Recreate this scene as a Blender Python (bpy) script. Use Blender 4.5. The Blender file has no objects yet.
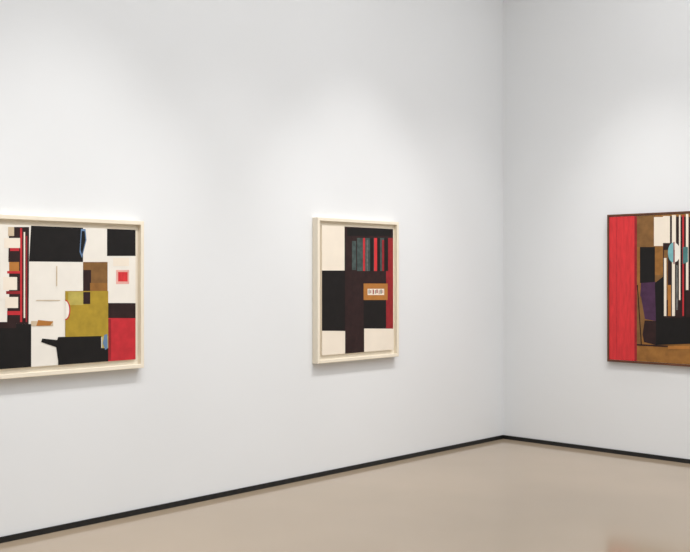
import bpy, bmesh, math, random
from mathutils import Vector, Matrix
random.seed(3)
sc = bpy.context.scene
sc.view_settings.view_transform = 'Standard'
sc.view_settings.look = 'None'
sc.view_settings.exposure = 0.0

# ------------------------------------------------------------------ survey of the room
# corner of the two walls = world origin; wall_left is y=0 (x<0), wall_right is x=0 (y<0)
FPX = 1000.0            # focal length in pixels for a 690 px wide frame
H = 1.6                 # camera height
CX, CY = 345.0, 275.5
VPL = 1288.0
yaw = math.atan2(VPL-CX, FPX)
FWD = Vector((math.cos(yaw), math.sin(yaw)))
RGT = Vector((math.sin(yaw), -math.cos(yaw)))
D = H*FPX/(438.5-CY)
cam2 = -(FWD*D + RGT*D*(503-CX)/FPX)
CAM = Vector((cam2.x, cam2.y, H))

def to_left(px, py, d=0.0):
    u = (px-CX)/FPX
    r = FWD + RGT*u
    t = (-d-CAM.y)/r.y
    return (CAM.x+r.x*t, H-(py-CY)/FPX*t)
def to_right(px, py, d=0.0):
    u = (px-CX)/FPX
    r = FWD + RGT*u
    t = (-d-CAM.x)/r.x
    return (CAM.y+r.y*t, H-(py-CY)/FPX*t)

# ------------------------------------------------------------------ materials
def s2l(c):
    return tuple(((v/255)/12.92 if v/255 <= .04045 else ((v/255+.055)/1.055)**2.4) for v in c)
def mat(name, rgb, rough=.6, var=.0, scale=20, bump=0.0, spec=.5, stretch=(1,1,1), coord='Object', bscale=None):
    m = bpy.data.materials.new(name); m.use_nodes = True
    nt = m.node_tree; b = nt.nodes['Principled BSDF']
    col = s2l(rgb)
    b.inputs['Roughness'].default_value = rough
    b.inputs['Specular IOR Level'].default_value = spec
    tc = nt.nodes.new('ShaderNodeTexCoord'); mp = nt.nodes.new('ShaderNodeMapping')
    mp.inputs['Scale'].default_value = stretch
    nt.links.new(tc.outputs[coord], mp.inputs[0])
    n = nt.nodes.new('ShaderNodeTexNoise'); n.inputs['Scale'].default_value = scale
    n.inputs['Detail'].default_value = 6
    nt.links.new(mp.outputs[0], n.inputs['Vector'])
    r = nt.nodes.new('ShaderNodeValToRGB')
    r.color_ramp.elements[0].position = .3; r.color_ramp.elements[1].position = .7
    r.color_ramp.elements[0].color = tuple(max(0, c*(1-var)) for c in col)+(1,)
    r.color_ramp.elements[1].color = tuple(min(1, c*(1+var)) for c in col)+(1,)
    nt.links.new(n.outputs['Fac'], r.inputs[0]); nt.links.new(r.outputs[0], b.inputs['Base Color'])
    if bump:
        n2 = nt.nodes.new('ShaderNodeTexNoise'); n2.inputs['Scale'].default_value = bscale or scale*8
        nt.links.new(mp.outputs[0], n2.inputs['Vector'])
        bp = nt.nodes.new('ShaderNodeBump'); bp.inputs['Strength'].default_value = bump
        bp.inputs['Distance'].default_value = .0006
        nt.links.new(n2.outputs['Fac'], bp.inputs['Height']); nt.links.new(bp.outputs[0], b.inputs['Normal'])
    return m

M_wall = mat('white_wall_paint', (229,231,233), .9, .006, 1.2, 0, .1)
M_ceil = mat('ceiling_paint', (228,228,228), .9, .01, 2)
M_base = mat('black_baseboard', (12,12,13), .5, .1, 10)
M_frame = mat('cream_lacquered_wood', (238,228,209), .5, .02, 6, .05)
M_dark = mat('brown_wood_frame', (92,54,34), .5, .25, 14, stretch=(1,1,.2))
M_back = mat('backing_linen', (234,225,208), .8, .02, 30)
M_metal = mat('white_powdercoat', (220,220,220), .4, .01, 5)
M_blackin = mat('lamp_baffle', (20,20,20), .6)

def floor_mat():
    m = bpy.data.materials.new('polished_screed'); m.use_nodes = True
    nt = m.node_tree; b = nt.nodes['Principled BSDF']
    tc = nt.nodes.new('ShaderNodeTexCoord')
    n = nt.nodes.new('ShaderNodeTexNoise'); n.inputs['Scale'].default_value = .5; n.inputs['Detail'].default_value = 3
    nt.links.new(tc.outputs['Object'], n.inputs['Vector'])
    r = nt.nodes.new('ShaderNodeValToRGB')
    r.color_ramp.elements[0].position=.3; r.color_ramp.elements[1].position=.72
    r.color_ramp.elements[0].color = s2l((163,146,124))+(1,)
    r.color_ramp.elements[1].color = s2l((175,157,135))+(1,)
    nt.links.new(n.outputs['Fac'], r.inputs[0]); nt.links.new(r.outputs[0], b.inputs['Base Color'])
    n2 = nt.nodes.new('ShaderNodeTexNoise'); n2.inputs['Scale'].default_value=.8; n2.inputs['Detail'].default_value=3
    nt.links.new(tc.outputs['Object'], n2.inputs['Vector'])
    mr = nt.nodes.new('ShaderNodeMapRange'); mr.inputs['To Min'].default_value=.08; mr.inputs['To Max'].default_value=.15
    nt.links.new(n2.outputs['Fac'], mr.inputs['Value']); nt.links.new(mr.outputs[0], b.inputs['Roughness'])
    b.inputs['Specular IOR Level'].default_value=.5
    return m
M_floor = floor_mat()

# ------------------------------------------------------------------ mesh helpers
def link(ob, parent=None):
    sc.collection.objects.link(ob)
    if parent: ob.parent = parent
    return ob
def box(name, lo, hi, m, parent=None, bev=0):
    bm = bmesh.new()
    bmesh.ops.create_cube(bm, size=1)
    for v in bm.verts:
        v.co = Vector([(lo[i]+hi[i])/2 + v.co[i]*(hi[i]-lo[i]) for i in range(3)])
    if bev: bmesh.ops.bevel(bm, geom=bm.edges[:], offset=bev, segments=2, affect='EDGES')
    me = bpy.data.meshes.new(name); bm.to_mesh(me); bm.free(); me.materials.append(m)
    return link(bpy.data.objects.new(name, me), parent)

# ------------------------------------------------------------------ room shell
RX, RY, CH = -12.0, -11.0, 5.6
box('floor', (RX,RY,-.1), (0,0,0), M_floor)
box('ceiling', (RX,RY,CH), (0,0,CH+.1), M_ceil)
box('wall_left', (RX-.15,0,-.1), (.15,.15,CH+.1), M_wall)
box('wall_right', (0,RY,-.1), (.15,0,CH+.1), M_wall)
box('wall_back', (RX-.15,RY-.15,-.1), (.15,RY,CH+.1), M_wall)
box('wall_side', (RX-.15,RY,-.1), (RX,0,CH+.1), M_wall)
BH = .036
box('baseboard_left', (RX,-.012,0), (0,0,BH), M_base, bev=.001)
box('baseboard_right', (-.012,RY,0), (0,-.012,BH), M_base, bev=.001)
box('baseboard_back', (RX,RY,0), (-.012,RY+.012,BH), M_base)
box('baseboard_side', (RX,RY+.012,0), (RX+.012,-.012,BH), M_base)

# ------------------------------------------------------------------ picture frames (local: x along wall, y=out of wall, z up)
def sweep(name, w, h, prof, m, parent):
    """mitred moulding: prof = closed list of (inset, out)"""
    bm = bmesh.new(); rings = []
    for sx, sz in ((-1,-1),(1,-1),(1,1),(-1,1)):
        rings.append([bm.verts.new((sx*(w/2-i), o, sz*(h/2-i))) for i, o in prof])
    n = len(prof)
    for k in range(4):
        a, b = rings[k], rings[(k+1)%4]
        for j in range(n):
            bm.faces.new((a[j], a[(j+1)%n], b[(j+1)%n], b[j]))
    bmesh.ops.recalc_face_normals(bm, faces=bm.faces[:])
    me = bpy.data.meshes.new(name); bm.to_mesh(me); bm.free(); me.materials.append(m)
    return link(bpy.data.objects.new(name, me), parent)

def paint_layers(parent, polys, conv, y0, clip):
    """each colour field is its own thin layer of paint / collage on the canvas"""
    bm = bmesh.new(); mats = []; me = bpy.data.meshes.new('painted_surface')
    for k, (pts, m) in enumerate(polys):
        if m not in mats: mats.append(m)
        y = y0 + .0003 + .00006*k
        q = []
        for p in pts:
            x, z = conv(*p)
            q.append((min(max(x,clip[0]),clip[1]), min(max(z,clip[2]),clip[3])))
        # drop duplicates
        c = [p for i, p in enumerate(q) if (Vector(p)-Vector(q[i-1])).length > 1e-5]
        if len(c) < 3: continue
        f = bm.faces.new([bm.verts.new((x, y, z)) for x, z in c])
        f.material_index = mats.index(m)
        f.normal_update()
        if f.normal.y < 0: f.normal_flip()
    bmesh.ops.triangulate(bm, faces=bm.faces[:])
    bm.to_mesh(me); bm.free()
    for m in mats: me.materials.append(m)
    return link(bpy.data.objects.new('painted_surface', me), parent)

def R(x0,y0,x1,y1): return [(x0,y0),(x1,y0),(x1,y1),(x0,y1)]
def disc(cx,cy,rx,ry,a0=0,a1=360,n=24):
    return [(cx+rx*math.cos(math.radians(a0+(a1-a0)*i/n)), cy+ry*math.sin(math.radians(a0+(a1-a0)*i/n))) for i in range(n + (0 if a1-a0==360 else 1))]

P = {}
def pc(name, rgb, var=.12, **k):
    P[name] = mat('paint_'+name, rgb, k.pop('rough',.6), var, k.pop('scale',18), .2, spec=.3, **k)
pc('cream',(238,227,211),.025,scale=8); pc('white',(236,231,222),.03,scale=8); pc('black',(16,13,13),.25)
pc('darkbrown',(42,23,23),.3); pc('maroon',(66,30,34),.3); pc('red',(192,44,52),.12)
pc('bright',(208,52,56),.12,stretch=(3,1,.5)); pc('pink',(226,170,160),.1); pc('olive',(170,142,46),.14)
pc('oliveL',(184,168,86),.15); pc('ochre',(146,100,48),.2); pc('umber',(126,90,50),.2); pc('tan',(176,116,54),.1)
pc('grey',(100,100,98),.4,scale=40); pc('slate',(64,78,76),.35,scale=30); pc('purple',(70,42,70),.2); pc('cyan',(120,176,182),.1)
pc('blue',(100,128,164),.1); pc('bone',(206,186,158),.08); pc('crimson',(146,34,40),.2)
pc('teal',(70,120,120),.2)

def make_frame(e, w, h, lip, gap, depth, cy, backd, mfr, bev=.002):
    b = bev
    prof = [(0,.0005),(0,depth-b),(b,depth),(lip-b,depth),(lip,depth-b),(lip,.0005)]
    sweep('frame_moulding', w, h, prof, mfr, e)
    box('backing_board', (-w/2+lip,.002,-h/2+lip), (w/2-lip,backd,h/2-lip), M_back if gap>.01 else mfr, e)
    i = lip+gap
    box('canvas', (-w/2+i,backd,-h/2+i), (w/2-i,cy,h/2-i), P['cream'], e, .0015)
    return i

def painting(wall, a0, a1, z0, z1, lip, gap, depth, cy, backd, mfr, polys):
    """a0<a1 positions of frame edges along the wall as seen left->right"""
    w, h = abs(a1-a0), z1-z0
    e = bpy.data.objects.new('framed_abstract_painting', None); link(e)
    c = (a0+a1)/2; zc = (z0+z1)/2
    if wall == 'L':
        # local x -> -world x keeps y out of wall right handed
        e.location = (c, 0, zc); e.rotation_euler = (0,0,math.pi)
        conv = lambda px,py: ((lambda q:(-(q[0]-c), q[1]-zc))(to_left(px,py,cy)))
    else:
        e.location = (0, c, zc); e.rotation_euler = (0,0,math.pi/2)
        conv = lambda px,py: ((lambda q:((q[0]-c), q[1]-zc))(to_right(px,py,cy)))
    i = make_frame(e, w, h, lip, gap, depth, cy, backd, mfr)
    clip = (-w/2+i+.001, w/2-i-.001, -h/2+i+.001, h/2-i-.001)
    paint_layers(e, polys, conv, cy, clip)
    return e

# ---- painting with olive square (far left of photograph)
xr, zt = to_left(144.2,221.2,.06); _, zb = to_left(144.2,367.8,.06)
xl = xr-1.42
P1 = [
 (R(-60,215,140,375),P['white']),
 (R(-60,215,-10,262),P['black']), (R(-60,262,-30,330),P['olive']), (R(-60,330,-20,375),P['crimson']),
 ([(31,220),(83,220),(83,262),(29,261.5)],P['black']),
 (R(107,220,140,256),P['black']),
 ([(81,229),(85.5,229),(86.5,240),(82,258),(79.5,252)],P['blue']),
 ([(81.7,231),(84.6,231),(85.5,240),(82,255),(80.5,250)],P['black']),
 (R(83,262,107.5,300),P['umber']),
 (R(83,270,91,304),P['darkbrown']), (R(92,263,107.5,283),P['umber']),(R(90,283,107.5,299),P['ochre']),
 (R(116,270,129,284),P['pink']), (R(118,272,127.5,281.5),P['bright']),(R(113,258,129,266),P['cream']),
 (R(108,303,140,319),P['darkbrown']), (R(108,318,140,375),P['red']), (R(108,319,111,360),P['crimson']),
 # ladder of red/black on left
 ([(9,227),(29,227),(28.5,324),(7,324)],P['darkbrown']),
 (R(0,262,9,300),P['white']),
 ([(8,227),(14,227),(14,236),(8,236)],P['bone']),
 (R(4,238,20,248),P['cream']), (R(9,262,19,271),P['tan']), (R(3,277,17,290),P['cream']), (R(5,297,18,308),P['cream']),
 (R(20,228,22,322),P['red']), (R(23.5,232,25,318),P['cream']), (R(25.5,236,27,322),P['crimson']),
 (R(10,248,19,251),P['red']),(R(7,271,20,273.5),P['red']),(R(6,291,20,294),P['crimson']),(R(7,311,20,315),P['red']),
 (R(-30,324,31,375),P['black']), (R(-10,322,16,328),P['darkbrown']),
 (R(31,321,53,326),P['bone']), ([(38,320),(53,321.5),(50,325.5),(36,326)],P['tan']),
 # olive square and fragments
 (R(65,291,108,337),P['olive']), (R(68,292,90,305),P['oliveL']),(R(83,303,107,333),P['olive']),
 ([(83,292),(90,292),(90,304),(83,304)],P['darkbrown']),
 (disc(65,310,5.2,10.2,-90,90),P['red']), (disc(65,310,4,9,-90,90),P['white']),
 ([(58,337),(101,336),(101,348),(108,348),(108,375),(58,375),(58,361),(56,347),(41,342),(42,338.5),(57,340)],P['black']),
 (R(102,336,108,348),P['oliveL']), ([(104,335),(107,334),(107.5,348),(105,350),(102.5,343)],P['blue']),
 (R(56,266,57,286),P['bone']),(R(36,300,60,300.7),P['bone']),
]
painting('L', xl, xr, zb, zt, .026, .032, .06, .045, .028, M_frame, P1)

# ---- portrait-format painting in the middle
xl, zt = to_left(317.8,217.2,.06); _, zb = to_left(317.8,363.8,.06); xr, _ = to_left(399,220,.06)
P2 = [
 (R(318,220,396,362),P['black']),
 (R(318,220,344.5,270.5),P['cream']),
 (R(344.5,220,396,238),P['darkbrown']), (R(347,228,391,236),P['black']),
 (R(344.5,238,396,271),P['slate']), (R(345,238,357,271),P['darkbrown']), (R(352,241,356,270),P['slate']),
 (R(357.5,238,371,271),P['slate']), (R(363,238,365,271),P['red']),(R(366.5,240,368,271),P['grey']),
 (R(370,238,373.5,271),P['black']), (R(374,238,377,271),P['bright']), (R(377,238,380,271),P['black']),
 (R(382,240,384,271),P['crimson']), (R(384,238,388,271),P['black']),(R(388,238,396,271),P['crimson']),
 (R(345,271,363.5,331),P['darkbrown']), (R(363.5,271,386,329),P['darkbrown']),(R(363.5,300,386,329),P['black']),
 (R(386,271,396,328.5),P['crimson']),
 (R(363.5,283.5,387.5,300),P['tan']), (R(367.5,288.8,384,295),P['cream']), 
 (R(345,331,364,362),P['darkbrown']), (R(318,331,345,362),P['cream']), (R(364,328.5,396,362),P['cream']),
]
for k,(a,w_) in enumerate([(368.5,.8),(370.2,.8),(372.5,1.2),(374.8,.7),(376.2,1.3),(378.6,.7),(380.3,1.1),(382.3,.6)]):
    P2.append((R(a,289.5+.6*(k%2),a+w_,294.2-.5*((k+1)%3)),P['crimson'] if k%3 else P['black']))
painting('L', xl, xr, zb, zt, .026, .034, .06, .045, .028, M_frame, P2)

# ---- painting on the right wall
xl, zt = to_right(607,214.8,.04); _, zb = to_right(607,361.5,.04)
P3 = [
 (R(600,200,800,380),P['ochre']),
 (R(600,200,635.5,380),P['bright']), (R(616,216,617.2,358),P['red']),(R(634.5,216,637,362),P['crimson']),
 (R(637,214,655,247),P['umber']), (R(655,210,663,246),P['ochre']),
 (R(654,217,663,246),P['cream']), (R(640,247,655,283),P['black']), (R(655,246,664,275),P['ochre']),
 (R(655,275,664,312),P['umber']),
 (R(663,216,800,318),P['darkbrown']),
 (R(663,216,670,243),P['cream']), (R(672,215,676,250),P['cream']), (R(679,215,680.5,300),P['cream']),(R(682.5,215,684,316),P['red']),
 (R(686,214,688.5,290),P['cream']), (R(664,250,668,300),P['umber']),
 (R(672,262,675,316),P['cream']), (R(676,265,678,310),P['grey']),
 (R(668,285,671,316),P['tan']), (R(664,258,666.5,316),P['cream']),
 (R(684.5,262,686,318),P['black']), (R(692,214,700,330),P['cream']), (R(704,214,712,300),P['crimson']),(R(716,214,740,280),P['umber']),
 (disc(673.5,252.5,5.5,10,90,270),P['cyan']), (disc(674.8,252.5,5.5,9.6,-90,90),P['white']),
 (R(673.6,242,674.6,264),P['crimson']),
 ([(683,247),(688,247),(688,262),(683,264)],P['teal']),
 ([(641,283),(656,282),(656,321),(645,319),(640,300)],P['purple']),
 ([(655,283),(664,276),(664,318),(656,321)],P['black']),
 ([(640,320),(656,321),(656,345),(644,342)],P['darkbrown']),
 (R(656,318,800,345),P['black']),
 ([(637,300),(641,296),(645,319),(641,345),(637,345)],P['umber']),
 ([(637,344),(656,345),(800,352),(800,353),(656,346.5),(637,345.5)],P['darkbrown']),
 ([(637,285),(638,285),(642,345),(641,345)],P['black']),
 (R(668,346,690,349),P['tan']),
]
painting('R', xl, xl-1.18, zb, zt, .017, .002, .04, .034, .02, M_dark, P3)

# ------------------------------------------------------------------ ceiling lighting: track + spot heads
def cyl(name, r0, r1, z0, z1, m, parent, n=32, cap0=True, cap1=True):
    bm = bmesh.new()
    a=[bm.verts.new((r0*math.cos(2*math.pi*i/n), r0*math.sin(2*math.pi*i/n), z0)) for i in range(n)]
    b=[bm.verts.new((r1*math.cos(2*math.pi*i/n), r1*math.sin(2*math.pi*i/n), z1)) for i in range(n)]
    for i in range(n): bm.faces.new((a[i],a[(i+1)%n],b[(i+1)%n],b[i]))
    if cap0: bm.faces.new(a[::-1])
    if cap1: bm.faces.new(b)
    me=bpy.data.meshes.new(name); bm.to_mesh(me); bm.free(); me.materials.append(m)
    return link(bpy.data.objects.new(name, me), parent)

def spot_head(pos, target, power, cone=62, blend=1.0, col=(1,.975,.945), size=.03):
    e = bpy.data.objects.new('track_spotlight', None); link(e); e.location = pos
    cyl('stem', .012, .012, 0, CH-.03-pos[2], M_metal, e)
    d = (Vector(target)-Vector(pos)).normalized()
    q = d.to_track_quat('-Z','Y')
    hd = bpy.data.objects.new('head', None); link(hd, e); hd.rotation_mode='QUATERNION'; hd.rotation_quaternion = q
    cyl('housing', .05, .045, -.12, .08, M_metal, hd, cap0=False)
    cyl('lens', .047, .047, -.10, -.095, M_blackin, hd)
    L = bpy.data.lights.new('spot_lamp','SPOT'); L.energy=power; L.spot_size=math.radians(cone); L.spot_blend=blend
    L.color=col; L.shadow_soft_size=size
    lo = bpy.data.objects.new('lamp', L); link(lo, hd); lo.location=(0,0,-.14)
    return e

ZL = 5.25
TR = 2.5
box('ceiling_track', (-9.5,-TR-.02,CH-.03), (-.6,-TR+.02,CH), M_metal)
box('ceiling_track', (-TR-.02,-9,CH-.03), (-TR+.02,-TR-.1,CH), M_metal)
for x in (-4.85,-2.1,-7.6):
    spot_head((x-.1,-TR,ZL), (x,0,.9), 255, 48)
# extra floods added between the pictures to lift the lower wall
for x in (-3.45,-.9,-6.2):
    spot_head((x,-TR,ZL), (x,0,.2), 140, 52)
spot_head((-TR,-1.75,ZL), (0,-1.75,.9), 230, 48)
spot_head((-TR,-3.2,ZL), (0,-3.2,.2), 130, 52)  # added flood to brighten the lower right wall
spot_head((-TR,-4.6,ZL), (0,-4.6,.9), 230, 48)

# added fill strips, no known fixture, parallel to the walls, shining straight down
def fill_strip(p0, p1, target_dir, power, col=(1,.99,.985)):
    e = bpy.data.objects.new('added_fill_strip', None); link(e)
    a, b = Vector(p0), Vector(p1); c=(a+b)/2; e.location = c
    ln = (b-a).length
    xa = (b-a).normalized(); zd = -Vector(target_dir).normalized(); ya = zd.cross(xa)
    m = Matrix((xa,ya,zd)).transposed()
    e.rotation_mode='QUATERNION'; e.rotation_quaternion = m.to_quaternion()
    box('housing', (-ln/2-.02,-.08,.01), (ln/2+.02,.08,.09), M_metal, e, .004)
    L = bpy.data.lights.new('fill_strip_lamp','AREA'); L.shape='RECTANGLE'; L.size=ln; L.size_y=.12; L.energy=power; L.color=col
    lo = bpy.data.objects.new('lamp', L); link(lo, e)
fill_strip((-9.8,-2.3,CH-.12),(-.5,-2.3,CH-.12),(0,.01,-1), 98)
fill_strip((-2.3,-9.4,CH-.12),(-2.3,-2.7,CH-.12),(.01,0,-1), 98)

# unseen ceiling panels added as diffuse fill for the whole room
def fill_panel(x, y, w, h, power, col):
    e = bpy.data.objects.new('added_fill_panel', None); link(e); e.location=(x,y,CH)
    box('fill_panel_housing', (-w/2-.03,-h/2-.03,-.05), (w/2+.03,h/2+.03,-.001), M_metal, e)
    L = bpy.data.lights.new('fill_panel_lamp','AREA'); L.shape='RECTANGLE'; L.size=w; L.size_y=h; L.energy=power; L.color=col
    lo = bpy.data.objects.new('lamp', L); link(lo, e); lo.location=(0,0,-.06)
for x, y in ((-3.6,-4.2),(-6.8,-4.2),(-3.6,-7.6),(-6.8,-7.6),(-10,-5.5)):
    fill_panel(x, y, 1.8, 1.8, 46, (.92,.965,1.0))

w = bpy.data.worlds.new('world'); sc.world = w; w.use_nodes = True
w.node_tree.nodes['Background'].inputs[0].default_value = (.8,.85,.9,1)
w.node_tree.nodes['Background'].inputs[1].default_value = .3

# ------------------------------------------------------------------ camera
cd = bpy.data.cameras.new('camera'); co = bpy.data.objects.new('camera', cd); link(co)
cd.sensor_width = 36; cd.lens = FPX*36/690
cd.shift_y = (CY-276)/690
co.location = CAM; co.rotation_euler = (math.pi/2, 0, yaw-math.pi/2)
sc.camera = co
